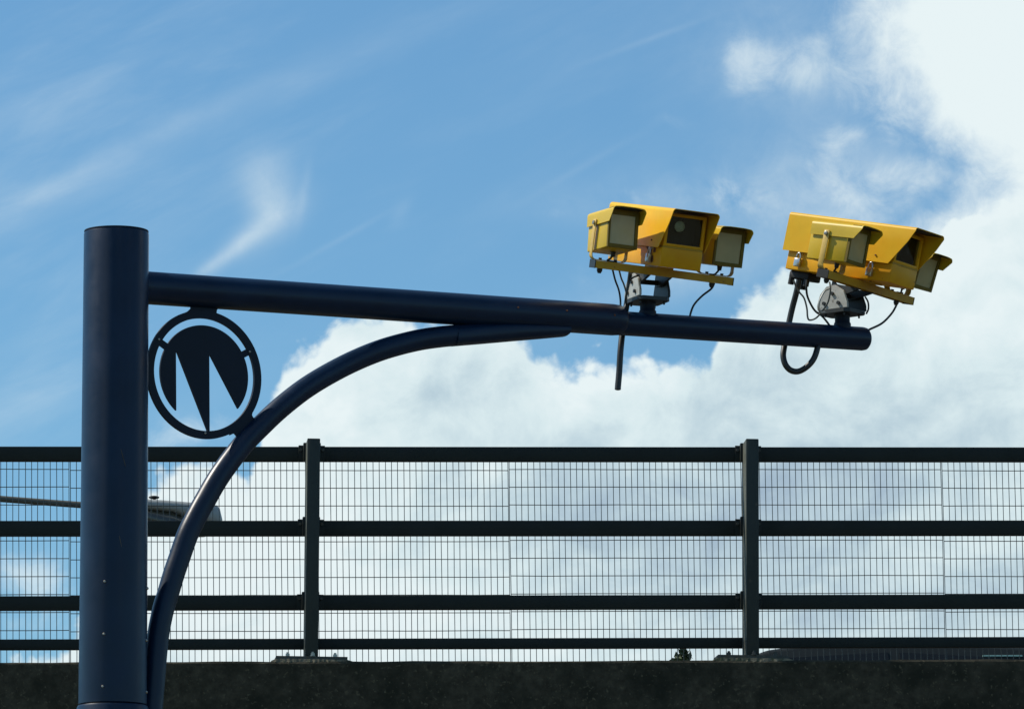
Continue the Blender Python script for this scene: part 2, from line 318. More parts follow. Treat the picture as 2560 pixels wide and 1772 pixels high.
def prism(bm, poly, off, holes=None):
    """poly: list of Vectors in one plane; extruded by +-off/2"""
    t = bmesh.new()
    vs_ = [t.verts.new(p-off/2) for p in poly]
    f = t.faces.new(vs_)
    r = bmesh.ops.extrude_face_region(t, geom=[f])
    for v in [g_ for g_ in r['geom'] if isinstance(g_, bmesh.types.BMVert)]: v.co += off
    bmesh.ops.triangulate(t, faces=[f_ for f_ in t.faces if len(f_.verts) > 4])
    merge(bm, t)
def annulus(bm, c, ex, ey, r0, r1, off, seg=96):
    t = bmesh.new(); R = []
    for k in range(seg):
        d = ex*math.cos(2*math.pi*k/seg)+ey*math.sin(2*math.pi*k/seg)
        R.append([t.verts.new(c+d*r0-off/2), t.verts.new(c+d*r1-off/2), t.verts.new(c+d*r1+off/2), t.verts.new(c+d*r0+off/2)])
    for k in range(seg):
        a, b = R[k], R[(k+1) % seg]
        for i in range(4): t.faces.new([a[i], a[(i+1) % 4], b[(i+1) % 4], b[i]])
    merge(bm, t)

# ================================================================== GROUND
bm = bmesh.new(); box(bm, (-3000, -3000, -0.5), (3000, 3000, 0.0)); structure('ground', bm, GRASS)
bm = bmesh.new(); box(bm, (4.0, -300, 0.0), (15.0, 600, 0.004)); structure('road', bm, ASPH)
for i, (x0, x1) in enumerate(((4.3, 4.42), (14.6, 14.72))):
    bm = bmesh.new(); box(bm, (x0, -300, 0.004), (x1, 600, 0.008)); structure('road_marking', bm, PAINTW)
bm = bmesh.new()
for k in range(-30, 60): box(bm, (9.4, k*9.0, 0.004), (9.52, k*9.0+3.0, 0.008))
structure('road_marking', bm, PAINTW)
bm = bmesh.new(); box(bm, (3.85, -300, 0.0), (4.0, 600, 0.13), 0.02); structure('kerb', bm, CONC2)

# ================================================================== BRIDGE with its own gradient
YR = 36.50                                    # rail front faces
tL = at_y(0, 1116, YR); tR = at_y(2560, 1118, YR)
GR = math.atan2(tR.z-tL.z, tR.x-tL.x)
O = at_y(1280, 1650.5, YR-0.27)               # top front edge of the concrete parapet
ux = Vector((math.cos(GR), 0, math.sin(GR))); uz = Vector((-math.sin(GR), 0, math.cos(GR)))
O = Vector((O.x, YR, O.z))
def BF(c): return O + ux*c[0] + Vector((0, 1, 0))*c[1] + uz*c[2]
def bu(px, py, d=0.0):                         # bridge u, v of a sight line at depth offset d
    p = at_y(px, py, YR+d)-O
    return p.dot(ux), p.dot(uz)
print('grade', math.degrees(GR), 'deck height', O.z, 'lamp', at_y(450, 1260, 50).z)
U0_, U1_ = -16.0, 18.0
br = thing('road_bridge', 'dark stained concrete overbridge edge carrying the green parapet fence', 'bridge', loc=O)
def BL(c): return ux*c[0] + Vector((0, 1, 0))*c[1] + uz*c[2]
bm = bmesh.new()
# the parapet beam: many short pieces in one skin with a slightly uneven top arris
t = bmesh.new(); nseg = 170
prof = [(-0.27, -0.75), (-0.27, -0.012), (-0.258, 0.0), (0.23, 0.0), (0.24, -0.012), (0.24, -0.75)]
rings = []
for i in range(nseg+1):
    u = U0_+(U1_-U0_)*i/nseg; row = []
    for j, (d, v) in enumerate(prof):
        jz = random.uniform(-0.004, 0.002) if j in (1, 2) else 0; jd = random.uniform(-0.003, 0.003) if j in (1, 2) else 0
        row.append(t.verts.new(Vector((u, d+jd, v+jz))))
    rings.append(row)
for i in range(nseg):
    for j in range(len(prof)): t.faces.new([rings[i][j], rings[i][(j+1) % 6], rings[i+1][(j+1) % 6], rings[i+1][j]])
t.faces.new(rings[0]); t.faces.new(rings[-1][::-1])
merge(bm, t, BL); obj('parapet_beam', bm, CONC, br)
bm = bmesh.new(); box(bm, (U0_, -0.20, -1.45), (U1_, 0.10, -0.753), 0, BL); box(bm, (U0_, 0.10, -1.25), (U1_, 10.2, -0.753), 0, BL)
box(bm, (U0_, 9.9, -0.75), (U1_, 10.2, 0.05), 0, BL); obj('deck', bm, CONC2, br)
bm = bmesh.new(); box(bm, (U0_, 0.9, -0.75), (U1_, 9.2, -0.70), 0, BL); obj('road_surface', bm, ASPH, br)
for s0, s1 in ((U0_-1.0, U0_+4.5), (13.5, U1_+1.0)):
    bm = bmesh.new(); box(bm, (s0, 0.2, -O.z-0.4), (s1, 10.0, -1.46), 0.02, BL)
    obj('abutment', bm, CONC2, br)

# ---- parapet fence
fe = thing('parapet_fence', 'dark green steel parapet fence with four rails and wire mesh on the bridge', 'fence', loc=O)
RAILS = [((1116.5, 1152.5), 0.05), ((1300.5, 1338), 0.05), ((1487, 1522), 0.05), ((1594, 1620), 0.045)]
rail_v = []
for (y0, y1), dd in RAILS:
    v1 = bu(1280, y0)[1]; v0 = bu(1280, y1)[1]; rail_v.append((v0, v1))
postu = []
pu1 = bu(784.5, 1110, -0.20); pu2 = bu(1881, 1110, -0.20)
sp_ = (pu2[0]-pu1[0])
POSTS = [pu1[0]-pu1[1]*math.tan(GR)+sp_*k for k in range(-4, 6)]
fu0, fu1 = POSTS[0]-1.0, POSTS[-1]+1.0
for (v0, v1), (_, dd) in zip(rail_v, RAILS):
    bm = bmesh.new(); box(bm, (fu0, 0.0, v0), (fu1, dd, v1), 0.004, BL); obj('rail', bm, GREEN, fe, 40)
# posts: plumb channels in front of the rails, on baseplates
ptop = bu(786, 1095, -0.20)[1]; pz0 = 0.035
PW = 0.079
def PBL(u):                                    # plumb local frame standing on the beam at u
    b0 = ux*u
    return lambda c: b0+Vector((c[0], c[1], c[2]))
for k, u in enumerate(POSTS):
    fr = PBL(u)
    hz = ptop
    bm = bmesh.new()
    t = bmesh.new()                            # side profile: narrow foot-to-top taper of the web
    prof = [(-0.20, pz0), (-0.20, hz), (-0.186, hz-0.001), (-0.186, pz0)]
    fa = t.faces.new([t.verts.new(Vector((-PW/2, d, z))) for d, z in prof])
    r = bmesh.ops.extrude_face_region(t, geom=[fa])
    for v in [g_ for g_ in r['geom'] if isinstance(g_, bmesh.types.BMVert)]: v.co.x += PW
    bmesh.ops.recalc_face_normals(t, faces=t.faces[:])
    bmesh.ops.bevel(t, geom=t.edges[:], offset=0.005, segments=2, affect='EDGES', profile=0.5)
    merge(bm, t, fr)
    po = obj('post', bm, POSTG, fe, 40)
    t = bmesh.new(); prof = [(-0.1857, pz0), (-0.1857, hz-0.003), (-0.02, hz-0.014), (-0.005, hz-0.03), (-0.005, pz0)]
    fa = t.faces.new([t.verts.new(Vector((-PW/2+0.001, d, z))) for d, z in prof])
    r = bmesh.ops.extrude_face_region(t, geom=[fa])
    for v in [g_ for g_ in r['geom'] if isinstance(g_, bmesh.types.BMVert)]: v.co.x += PW-0.002
    bm = bmesh.new(); merge(bm, t, fr); obj('web', bm, WEBG, po)
    for (v0, v1) in rail_v[:3]:
        bm = bmesh.new()
        box(bm, (-PW/2-0.042, -0.012, v0-0.004), (PW/2+0.042, -0.0005, v1+0.006), 0.002, fr)
        box(bm, (-PW/2-0.014, -0.05, v0-0.006), (PW/2+0.014, -0.0125, v1+0.017), 0.003, fr)
        obj('cleat', bm, GREEN, po, 40)
        for s in (-1, 1):
            bm = bmesh.new(); tube(bm, [(s*(PW/2+0.028), -0.026, (v0+v1)/2+0.022), (s*(PW/2+0.028), -0.012, (v0+v1)/2+0.022)], 0.009, 8, fr=fr)
            obj('bolt', bm, PLATE, po)
    bm = bmesh.new()
    t = bmesh.new(); bmesh.ops.create_cube(t, size=1.0)
    for v in t.verts: v.co = Vector((v.co.x*0.435, v.co.y*0.22-0.11, v.co.z*0.020+0.026))
    merge(bm, t, fr); bp = obj('base_plate', bm, PLATE, po)
    bm = bmesh.new()
    t = bmesh.new(); ns = 36
    for j in range(ns+1): pass
    rr = []
    for j in range(ns+1):
        x = -0.25+0.5*j/ns; e_ = min(1.0, (j+0.6)/3, (ns-j+0.6)/3)
        h = 0.015*e_+random.uniform(-0.0015, 0.0015); f0 = -0.262+random.uniform(-0.004, 0.003)
        rr.append([t.verts.new(Vector((x, f0, -0.005-random.uniform(0, 0.012)))), t.verts.new(Vector((x, f0+0.012, h))), t.verts.new(Vector((x, 0.02, h))), t.verts.new(Vector((x, 0.03, -0.004)))])
    for j in range(ns):
        for q in range(4): t.faces.new([rr[j][q], rr[j][(q+1) % 4], rr[j+1][(q+1) % 4], rr[j+1][q]])
    t.faces.new(rr[0]); t.faces.new(rr[-1][::-1])
    merge(bm, t, fr); obj('grout_pad', bm, GROUT, bp)
    for (bx, by) in ((-0.145, -0.17), (0.005, -0.212), (0.145, -0.17)):
        bm = bmesh.new()
        tube(bm, [(bx, by, 0.036), (bx, by, 0.040)], 0.019, 16, fr=fr)
        tube(bm, [(bx, by, 0.0395), (bx, by, 0.055)], 0.014, 6, fr=fr)
        tube(bm, [(bx, by, 0.0545), (bx, by, 0.064)], 0.008, 10, fr=fr)
        obj('anchor_bolt', bm, PLATE if k % 2 else BOLT, bp)
# wire mesh panels
su0 = bu(174, 1200, 0.07)[0]; su1 = bu(1268, 1200, 0.07)[0]; su2 = bu(2354, 1200, 0.07)[0]
pan = (su2-su0)/2; npan = 9
HW = [1175, 1219, 1263.5, 1308, 1352, 1396.5, 1441, 1485.5, 1530, 1574.5]
hv = [bu(1280, y, 0.07)[1] for y in HW]
mtop = rail_v[0][1]-0.012; mbot = -0.002
for k in range(-4, 6):
    a = su0+pan*k+0.004; b = a+pan-0.008; bm = bmesh.new(); dv = 0.004 if k % 2 else -0.003
    nw = 71
    for i in range(nw+1):
        u = a+(b-a)*i/nw + (random.uniform(-0.0012, 0.0012) if 0 < i < nw else 0)
        r_ = 0.0024
        bow = random.uniform(-0.0025, 0.0025)
        zs = [mtop, (mtop*2+mbot)/3, (mtop+mbot*2)/3, mbot]
        pts = [(u+(bow if j in (1, 2) else 0)*(1 if j == 1 else -0.4), 0.072, z) for j, z in enumerate(zs)]
        tube(bm, pts, r_, 5, fr=BL)
    for v in hv:
        zz = v+dv
        pts = [(a-0.0015+(b-a+0.003)*j/12, 0.0665, zz+random.uniform(-0.0012, 0.0012)) for j in range(13)]
        tube(bm, pts, 0.0027, 5, fr=BL)
    obj('mesh_panel', bm, WIRE, fe)

# ================================================================== CAMERA MAST
D0 = 22.0
PB = CAM + ray(285, 1200)*D0
alpha = RAD(25.4)
A = Vector((math.cos(alpha), math.sin(alpha), 0)); NB = Vector((-A.y, A.x, 0))   # along the arm; away from the viewer
PN = NB
def mp3(px, py, back=0.0): return on_plane(px, py, PB+NB*back, PN)
pt_ = mp3(291, 584); pb_ = mp3(281.5, 1772)
ax = (pt_-pb_).normalized(); 
foot = pt_ - ax*((pt_.z-0.0)/ax.z)
RP = 0.1198; RS = 0.1248
mast = thing('camera_mast', 'navy blue steel mast with long cantilever arm, curved brace and round emblem', 'mast', loc=foot)
Lc = lambda p: p-foot
def mobj(name, bm, m, parent=mast, smooth=None, **k):
    for v in bm.verts: v.co -= foot
    return obj(name, bm, m, parent, smooth, **k)
Lp = (pt_-foot).length
seam = ((mp3(280, 1764)-foot).dot(ax))
topz = Lp+0.004
bm = bmesh.new()
tube(bm, [foot+ax*z for z in (seam+0.003, seam+0.006, Lp-0.004, topz)], [RS-0.003, RS, RP, RP-0.003], 96)
pole = mobj('pole', bm, NAVY, smooth=40)
bm = bmesh.new()
tube(bm, [foot+ax*z for z in (0.0, 0.02, seam-0.008, seam)], [RS+0.006]*3+[RS+0.002], 96)
mobj('lower_pole', bm, NAVY, smooth=40)
bm = bmesh.new()
lug = mp3(333, 570)
tube(bm, [foot+ax*(topz+0.0005), foot+ax*(topz+0.005)], RP-0.001, 64)
cp = mobj('cap', bm, NAVY_DK, pole, smooth=40)
bm = bmesh.new(); c0 = foot+ax*(topz+0.005); d_ = (Vector((lug.x, lug.y, 0))-Vector((c0.x, c0.y, 0))); 
box(bm, (-0.014, -0.01, 0.0), (0.014, 0.02, 0.006), 0.002, lambda c: c0+Vector((0.055, 0.07, 0))+Vector(c)-Vector((0, 0, 0.001)))
mobj('lug', bm, NAVY_DK, pole)
bm = bmesh.new(); tube(bm, [foot+Vector((0, 0, 0)), foot+Vector((0, 0, 0.03))], 0.26, 48); mobj('base_flange', bm, NAVY_DK)
# rivet bolts on the pole face
for px, py in ((262, 1453), (260, 1584), (257, 1715), (368, 1470), (366, 1600), (366, 1729)):
    d = ray(px, py).normalized()
    # intersect with the pole cylinder
    w = CAM-foot; dp = d-ax*d.dot(ax); wp = w-ax*w.dot(ax)
    aa = dp.dot(dp); bb = 2*dp.dot(wp); cc = wp.dot(wp)-RS*RS; disc = bb*bb-4*aa*cc
    if disc < 0:
        tt = -bb/(2*aa)
    else: tt = (-bb-math.sqrt(disc))/(2*aa)
    h = CAM+d*tt; nn = (h-foot)-ax*(h-foot).dot(ax); nn.normalize(); h = foot+ax*(h-foot).dot(ax)+nn*(RP+(RS-RP)*0.8)
    bm = bmesh.new(); tube(bm, [h-nn*0.002, h+nn*0.003, h+nn*0.006], [0.0055, 0.0055, 0.003], 12); mobj('bolt', bm, BOLT, pole, smooth=50)
SCR = mat('bare_scratch', (0.10, 0.085, 0.05), 0.7)
for (x0_, y0_), (x1_, y1_) in (((302, 1122), (309, 1148)), ((309, 1146), (314, 1166)), ((298, 1338), (304, 1366))):
    pp = []
    for px, py in ((x0_, y0_), (x1_, y1_)):
        d = ray(px, py).normalized(); w = CAM-foot; dp = d-ax*d.dot(ax); wp = w-ax*w.dot(ax)
        rr0 = RP+(RS-RP)*0.55+0.0004
        aa = dp.dot(dp); bb = 2*dp.dot(wp); cc = wp.dot(wp)-rr0*rr0
        pp.append(CAM+d*((-bb-math.sqrt(bb*bb-4*aa*cc))/(2*aa)))
    bm = bmesh.new(); tube(bm, [pp[0], (pp[0]+pp[1])/2, pp[1]], [0.0005, 0.0011, 0.0005], 6); mobj('scratch', bm, SCR, pole)
# arm
a0 = mp3(372, 720.0); a1 = mp3(1556, 801.0)
dA = (a1-a0).normalized(); a00 = a0-dA*0.10
RA = 0.0610
bm = bmesh.new()
tube(bm, [a00, a0, a0+(a1-a0)*0.5, a1-dA*0.045, a1-dA*0.016, a1-dA*0.004, a1], [RA, RA, RA, RA, RA*0.955, RA*0.88, RA*0.80], 72)
arm = mobj('cantilever_arm', bm, NAVY, smooth=35)
b0 = mp3(1540, 807.2); b1 = mp3(2166, 847.5); dB = (b1-b0).normalized()
RB = 0.0470
bm = bmesh.new()
tube(bm, [b0-dB*0.05, b0, b1-dB*0.02, b1-dB*0.006, b1], [RB, RB, RB, RB*0.94, RB*0.80], 64)
ext = mobj('arm_extension', bm, NAVY, smooth=35)
# weld bead and rust specks on sleeve
for px, py in ((1295, 769), (1417, 777), (1536, 788)):
    p = mp3(px, py, -0.058); bm = bmesh.new(); tube(bm, [p, p-NB*0.006], [0.005, 0.003], 10); mobj('bolt', bm, RUST, arm)
# brace
bc = [(352, 2150), (362, 2000), (373, 1860), (379, 1772), (385, 1700), (390, 1640), (396.5, 1580), (408, 1523), (421, 1480), (434, 1436), (447, 1398), (468, 1338), (489, 1294), (513, 1250), (549.5, 1188), (604, 1115), (649, 1068), (700, 1020), (760.5, 972.5), (822, 934.5), (890, 900), (960, 872.5), (1039, 851.5), (1101, 842), (1150, 837.5), (1230, 830)]
bp_ = smoothpath([mp3(x, y) for x, y in bc], 5)
bm = bmesh.new(); tube(bm, bp_, 0.0405, 48); brace = mobj('curved_brace', bm, NAVY, smooth=60)
# welded shoe between brace and arm
bm = bmesh.new(); rw = []
for x, yb, yt in ((1132, 863, 822), (1134, 865.5, 818), (1200, 860, 812), (1280, 853, 806), (1350, 847, 808), (1411, 841.5, 812), (1414, 839, 814)):
    pb2, pt2 = mp3(x, yb), mp3(x, yt); cc_ = (pb2+pt2)/2; hh = (pt2.z-pb2.z)/2
    row = []
    for k in range(32):
        an = 2*math.pi*k/32; cs, sn = math.cos(an), math.sin(an)
        row.append(bm.verts.new(cc_+NB*0.0435*math.copysign(abs(cs)**0.75, cs)+Vector((0, 0, hh*math.copysign(abs(sn)**0.75, sn)))))
    rw.append(row)
for a_1, b_1 in zip(rw, rw[1:]):
    for k in range(32): bm.faces.new([a_1[k], a_1[(k+1) % 32], b_1[(k+1) % 32], b_1[k]])
bm.faces.new(rw[0]); bm.faces.new(rw[-1][::-1])
mobj('brace_sleeve', bm, NAVY, smooth=40)
# ---- emblem
ce = mp3(509.5, 936.5, -0.0); ez = Vector((0, 0, 1)); TH = NB*0.012
S = 4.2
def E(x, y): return mp3(340+x/S, 740+y/S)
e_in = 0.5*((E(712, 1415)-E(712, 235)).length)
bm = bmesh.new(); annulus(bm, ce, A, ez, e_in, e_in+0.0295, TH)
ring = mobj('emblem_ring', bm, NAVY_DK)
bm = bmesh.new()
RD = e_in-0.0262
def circ_pt(p):
    d = p-ce; d = A*d.dot(A)+ez*d.z; return ce+d.normalized()*RD
pA = circ_pt(E(1078, 1195)); pBt = circ_pt(E(415, 1205))
def angle(p): d = p-ce; return math.atan2(d.z, d.dot(A))
t0, t1 = angle(pA), angle(pBt)
if t1 < t0: t1 += 2*math.pi
pts = [ce+A*RD*math.cos(t0+(t1-t0)*i/90)+ez*RD*math.sin(t0+(t1-t0)*i/90) for i in range(91)]
pts += [E(414, 590), E(426, 588), E(742, 1405), E(742, 1432), E(768, 1432), E(764, 625), E(776, 625)]
prism(bm, pts, TH*0.8)
mobj('emblem_letter', bm, NAVY_DK, ring)
# bridges between disc and ring, with their screws
for (x, y), (sx, sy) in (((262, 492), (232, 457)), ((1138, 606), (1185, 587))):
    p = E(x, y); d = (p-ce); d = (A*d.dot(A)+ez*d.z).normalized(); q = ez.cross(NB); side = NB.cross(d)
    c1 = ce+d*(RD-0.012); c2 = ce+d*(e_in+0.008)
    bm = bmesh.new(); prism(bm, [c1-side*0.0125, c2-side*0.0125, c2+side*0.0125, c1+side*0.0125], TH*0.7)
    mobj('tab', bm, NAVY_DK, ring)
for (sx, sy) in ((232, 457), (1185, 587), (718, 1440)):
    s_ = E(sx, sy)-NB*0.0065; bm = bmesh.new(); tube(bm, [s_, s_-NB*0.002, s_-NB*0.004], [0.0045, 0.0045, 0.002], 12); mobj('screw', bm, BOLT, ring, smooth=50)
bm = bmesh.new()
prism(bm, [E(575, 105), E(574, 132), E(545, 160), E(500, 182), E(560, 200), E(712, 180), E(870, 215), E(840, 188), E(845, 150), E(868, 120), E(868, 60), E(575, 60)], TH*0.72)
mobj('emblem_hanger', bm, NAVY_DK, ring)
bm = bmesh.new()
prism(bm, [E(1228, 1190), E(1213, 1250), E(1228, 1277), E(1262, 1282), E(1310, 1240), E(1390, 1330), E(1120, 1620), E(1062, 1500), E(1050, 1465), E(1028, 1440), E(980, 1462), E(1010, 1395), E(1120, 1310)], TH*0.72)
mobj('emblem_hanger', bm, NAVY_DK, ring)

# ================================================================== SPEED CAMERAS
def speed_camera(label, px, py_top, a_view, cables, gland, tilts=(0, 0)):
    base = mp3(px, py_top)
    v = (base-CAM); v.z = 0; v.normalize()                      # horizontal sight line
    vr = Vector((v.y, -v.x, 0))
    ca, sa = math.cos(a_view), math.sin(a_view)
    F = -v*ca+vr*sa; Cx = vr*ca+v*sa; Z = Vector((0, 0, 1))
    th = RAD(12.4); rho = RAD(2.6)
    f = F*math.cos(th)-Z*math.sin(th); u = Z*math.cos(th)+F*math.sin(th)
    Ct = Cx*math.cos(rho)-u*math.sin(rho); u = u*math.cos(rho)+Cx*math.sin(rho)
    root = thing('speed_camera', label, 'camera', 'average speed cameras on the mast arm', loc=base)
    zb = 0.144
    Bc = F*0.106+Cx*0.0145+Z*zb                                  # centre of the cross bar
    def T(c): return Bc+f*c[0]+Ct*c[1]+u*c[2]                    # tilted frame: forward, right, up
    def H(c): return F*c[0]+Cx*c[1]+Z*c[2]                       # level frame on the arm
    # mounting post
    bm = bmesh.new()
    tube(bm, [H((0, 0, z)) for z in (-0.035, 0.004, 0.008, 0.012, 0.036, 0.042)], [0.034, 0.034, 0.033, 0.030, 0.030, 0.034], 32)
    obj('mounting_post', bm, NAVY_DK, root, 40)
    # yoke
    bm = bmesh.new()
    t = bmesh.new()
    oct_ = [(-0.085, -0.045), (-0.055, -0.068), (0.055, -0.068), (0.075, -0.05), (0.075, 0.05), (0.055, 0.068), (-0.055, 0.068), (-0.085, 0.045)]
    fa = t.faces.new([t.verts.new(Vector((x, y, 0.042))) for x, y in oct_])
    r = bmesh.ops.extrude_face_region(t, geom=[fa])
    for v_ in [g_ for g_ in r['geom'] if isinstance(g_, bmesh.types.BMVert)]: v_.co.z += 0.014
    merge(bm, t, H)
    for bx, by in ((0.045, -0.05), (0.045, 0.05), (-0.045, -0.05), (-0.045, 0.05)):
        tube(bm, [H((bx, by, 0.030)), H((bx, by, 0.043))], 0.004, 8)
    yoke = obj('yoke_base', bm, ALUD, root, 35)
    for s in (-1, 1):
        bm = bmesh.new()
        t = bmesh.new()
        pr = [(-0.075, 0.056), (-0.078, 0.075), (-0.062, 0.12), (-0.03, 0.150), (0.012, 0.152), (0.055, 0.125), (0.072, 0.08), (0.072, 0.056)]
        fa = t.faces.new([t.verts.new(Vector((x, s*0.066, z))) for x, z in pr])
        r = bmesh.ops.extrude_face_region(t, geom=[fa])
        for v_ in [g_ for g_ in r['geom'] if isinstance(g_, bmesh.types.BMVert)]: v_.co.y -= s*0.010
        bmesh.ops.recalc_face_normals(t, faces=t.faces[:])
        bmesh.ops.bevel(t, geom=t.edges[:], offset=0.002, segments=2, affect='EDGES')
        merge(bm, t, H); sp2 = obj('yoke_side', bm, ALU if s < 0 else ALUD, yoke, 35)  # sunlit left side put in light metal, shaded right side in dark
        for (x, z) in ((0.0, 0.118), (0.03, 0.078), (-0.04, 0.082)):
            bm = bmesh.new(); tube(bm, [H((x, s*0.066, z)), H((x, s*0.073, z))], 0.0075, 8); obj('bolt', bm, RUB, root)
    bm = bmesh.new(); tube(bm, [H((0, -0.056, 0.122)), H((0, 0.056, 0.122))], 0.010, 16); obj('tilt_axle', bm, BLACK, yoke, 40)
    # cradle from the axle up to the bar
    bm = bmesh.new()
    for s in (-0.046, 0.046):
        prism(bm, [H((-0.02, s, 0.108)), H((0.02, s, 0.105)), T((0.02, s-0.0145, -0.0155)), T((-0.10, s-0.0145, -0.010)), T((-0.12, s-0.0145, 0.005)), H((-0.022, s, 0.135))], Cx*0.012)
    obj('cradle', bm, ALUD, root)
    # cross bar: shallow channel, open at its ends
    bm = bmesh.new()
    box(bm, (0.022, -0.292, -0.015), (0.026, 0.292, 0.015), 0.001, T); box(bm, (-0.026, -0.292, -0.015), (-0.022, 0.292, 0.015), 0.001, T)
    box(bm, (-0.022, -0.292, 0.011), (0.022, 0.292, 0.0145), 0, T)
    bar = obj('cross_bar', bm, BARY, root)
    bm = bmesh.new(); box(bm, (-0.0275, -0.296, -0.016), (0.0275, -0.2925, 0.017), 0, T); obj('end_plate', bm, RUB, bar)
    bm = bmesh.new(); box(bm, (-0.0275, 0.2925, -0.016), (0.0275, 0.2945, 0.015), 0, T); obj('end_plate', bm, RUB, bar)
    for y in (-0.262, 0.215):
        bm = bmesh.new(); tube(bm, [T((0.0, y, -0.014)), T((0.0, y, -0.024)), T((0.0, y, -0.034))], [0.011, 0.011, 0.006], 12)
        obj('cable_gland', bm, RUB, bar, 40)
    # lower case and its lid edge
    bm = bmesh.new(); box(bm, (-0.350, -0.086, 0.022), (0.170, 0.086, 0.098), 0.004, T); case = obj('lower_case', bm, YELC, root, 35)
    bm = bmesh.new(); box(bm, (-0.345, -0.0835, 0.098), (0.17, 0.0835, 0.104), 0, T); obj('seal_strip', bm, BARY, case)
    bm = bmesh.new(); box(bm, (-0.06, -0.05, 0.0147), (0.06, 0.02, 0.0218), 0, T); obj('packer', bm, BARY, case)
    # upper case with window recess (closed tube of walls)
    bm = bmesh.new(); wy, z0, z1, x1 = 0.084, 0.1045, 0.232, 0.172
    box(bm, (-0.345, -wy, z0), (0.10, wy, z1), 0.003, T)
    box(bm, (0.1001, -wy, z0), (x1, -wy+0.012, z1), 0.0012, T); box(bm, (0.1001, wy-0.012, z0), (x1, wy, z1), 0.0012, T)
    box(bm, (0.1001, -wy+0.0121, z0), (x1, wy-0.0121, z0+0.010), 0.001, T); box(bm, (0.1001, -wy+0.0121, z1-0.012), (x1, wy-0.0121, z1), 0.001, T)
    uc = obj('upper_case', bm, YELC, root, 35)
    bm = bmesh.new(); box(bm, (0.1003, -wy+0.0122, z0+0.0102), (0.1015, wy-0.0122, z1-0.0122), 0, T); obj('window_backing', bm, BLACK, uc)
    bm = bmesh.new()
    for q in range(4):
        pass
    box(bm, (0.1016, -wy+0.0124, z0+0.0104), (0.1600, -wy+0.0134, z1-0.0126), 0, T); box(bm, (0.1016, wy-0.0134, z0+0.0104), (0.1600, wy-0.0124, z1-0.0126), 0, T)
    box(bm, (0.1016, -wy+0.0136, z0+0.0104), (0.1600, wy-0.0136, z0+0.0114), 0, T); box(bm, (0.1016, -wy+0.0136, z1-0.0136), (0.1600, wy-0.0136, z1-0.0126), 0, T)
    obj('window_lining', bm, BLACK, uc)
    bm = bmesh.new(); box(bm, (0.1602, -wy+0.0124, z0+0.0106), (0.1625, wy-0.0124, z1-0.0128), 0, T); obj('window_pane', bm, PANE, uc)
    bm = bmesh.new(); lc = (-0.018, 0.184)
    tube(bm, [T((x, lc[0], lc[1])) for x in (0.1016, 0.148, 0.157)], [0.027, 0.027, 0.0225], 32, caps=False)
    lb = obj('lens_barrel', bm, BLACK, uc, 40)
    bm = bmesh.new(); tube(bm, [T((x, lc[0], lc[1])) for x in (0.146, 0.154, 0.1575, 0.159)], [0.0215, 0.0215, 0.014, 0.004], 32); obj('lens', bm, LENSM, lb, 60)
    # sun visor: folded sheet open at the front and below, slanted side edges
    vw = 0.0985; tk = 0.003; rr_ = 0.014; bk, fn, top, bot = -0.371, 0.258, 0.250, 0.094
    arc = []
    for i in range(7):
        an = math.pi/2*i/6; arc.append((-vw+rr_-rr_*math.cos(an), top-rr_+rr_*math.sin(an)))
    sec = [(-vw, bot), (-vw, 0.14), (-vw, 0.19)]+arc; sec = sec+[(-y, z) for y, z in sec[::-1]]
    ns = 14; t = bmesh.new(); rows = []
    def frontx(z):                                    # slanting front edge of the side skirts
        if z >= 0.225: return fn
        return fn-(0.225-z)*0.78
    for j in range(ns+1):
        row = []
        for (y, z) in sec:
            x = bk+(frontx(z)-bk)*j/ns
            row.append(t.verts.new(Vector((x, y, z))))
        rows.append(row)
    for j in range(ns):
        for q in range(len(sec)-1): t.faces.new([rows[j][q], rows[j][q+1], rows[j+1][q+1], rows[j+1][q]])
    bmesh.ops.recalc_face_normals(t, faces=t.faces[:])
    bmesh.ops.solidify(t, geom=t.faces[:], thickness=tk)
    bm = bmesh.new(); merge(bm, t, T); vz = obj('sun_visor', bm, YEL, root, 40)
    bm = bmesh.new(); box(bm, (0.175, -0.090, 0.2425), (0.252, 0.090, 0.2445), 0, T); obj('visor_shade_sheet', bm, BLACK, vz)  # black sheet paints in the shade under the visor top
    for x, z in ((-0.235, 0.135), (0.09, 0.12)):
        bm = bmesh.new(); tube(bm, [T((x, -vw, z)), T((x, -vw-0.004, z))], 0.0035, 8)
        obj('rivet', bm, RUST, vz)
    # padlocks on hasps
    for gx in (-0.285, 0.075):
        bm = bmesh.new(); box(bm, (gx-0.013, -0.0885, 0.085), (gx+0.013, -0.0865, 0.112), 0, T)
        ha = obj('hasp', bm, BARY, case)
        bm = bmesh.new()
        pts_ = [T((gx+0.010*math.cos(an), -0.0975, 0.068+0.022*math.sin(an) if an <= math.pi else 0.068)) for an in [math.pi*i/10 for i in range(11)]]
        tube(bm, pts_, 0.0032, 10)
        box(bm, (gx-0.0145, -0.106, 0.034), (gx+0.0145, -0.090, 0.068), 0.004, T)
        obj('padlock', bm, STEEL, ha, 40)
    # illuminators
    for s in (-1, 1):
        ph = RAD(tilts[0 if s < 0 else 1]); cph, sph = math.cos(ph), math.sin(ph)
        def TI(c):
            dx_, dz_ = c[0]+0.015, c[2]-0.150
            return T((-0.015+dx_*cph-dz_*sph+(0.02 if ph < 0 else 0.0), c[1], 0.150+dx_*sph+dz_*cph))
        cy = s*0.227; w2 = 0.0625; zb0, zt0 = 0.054, 0.2065; xb, xf = -0.100, 0.098
        bm = bmesh.new()
        box(bm, (xb, cy-w2, zb0), (xf-0.012, cy+w2, zt0-0.004), 0.004, TI)
        il = obj('illuminator', bm, YEL2, root, 35); bm = bmesh.new()
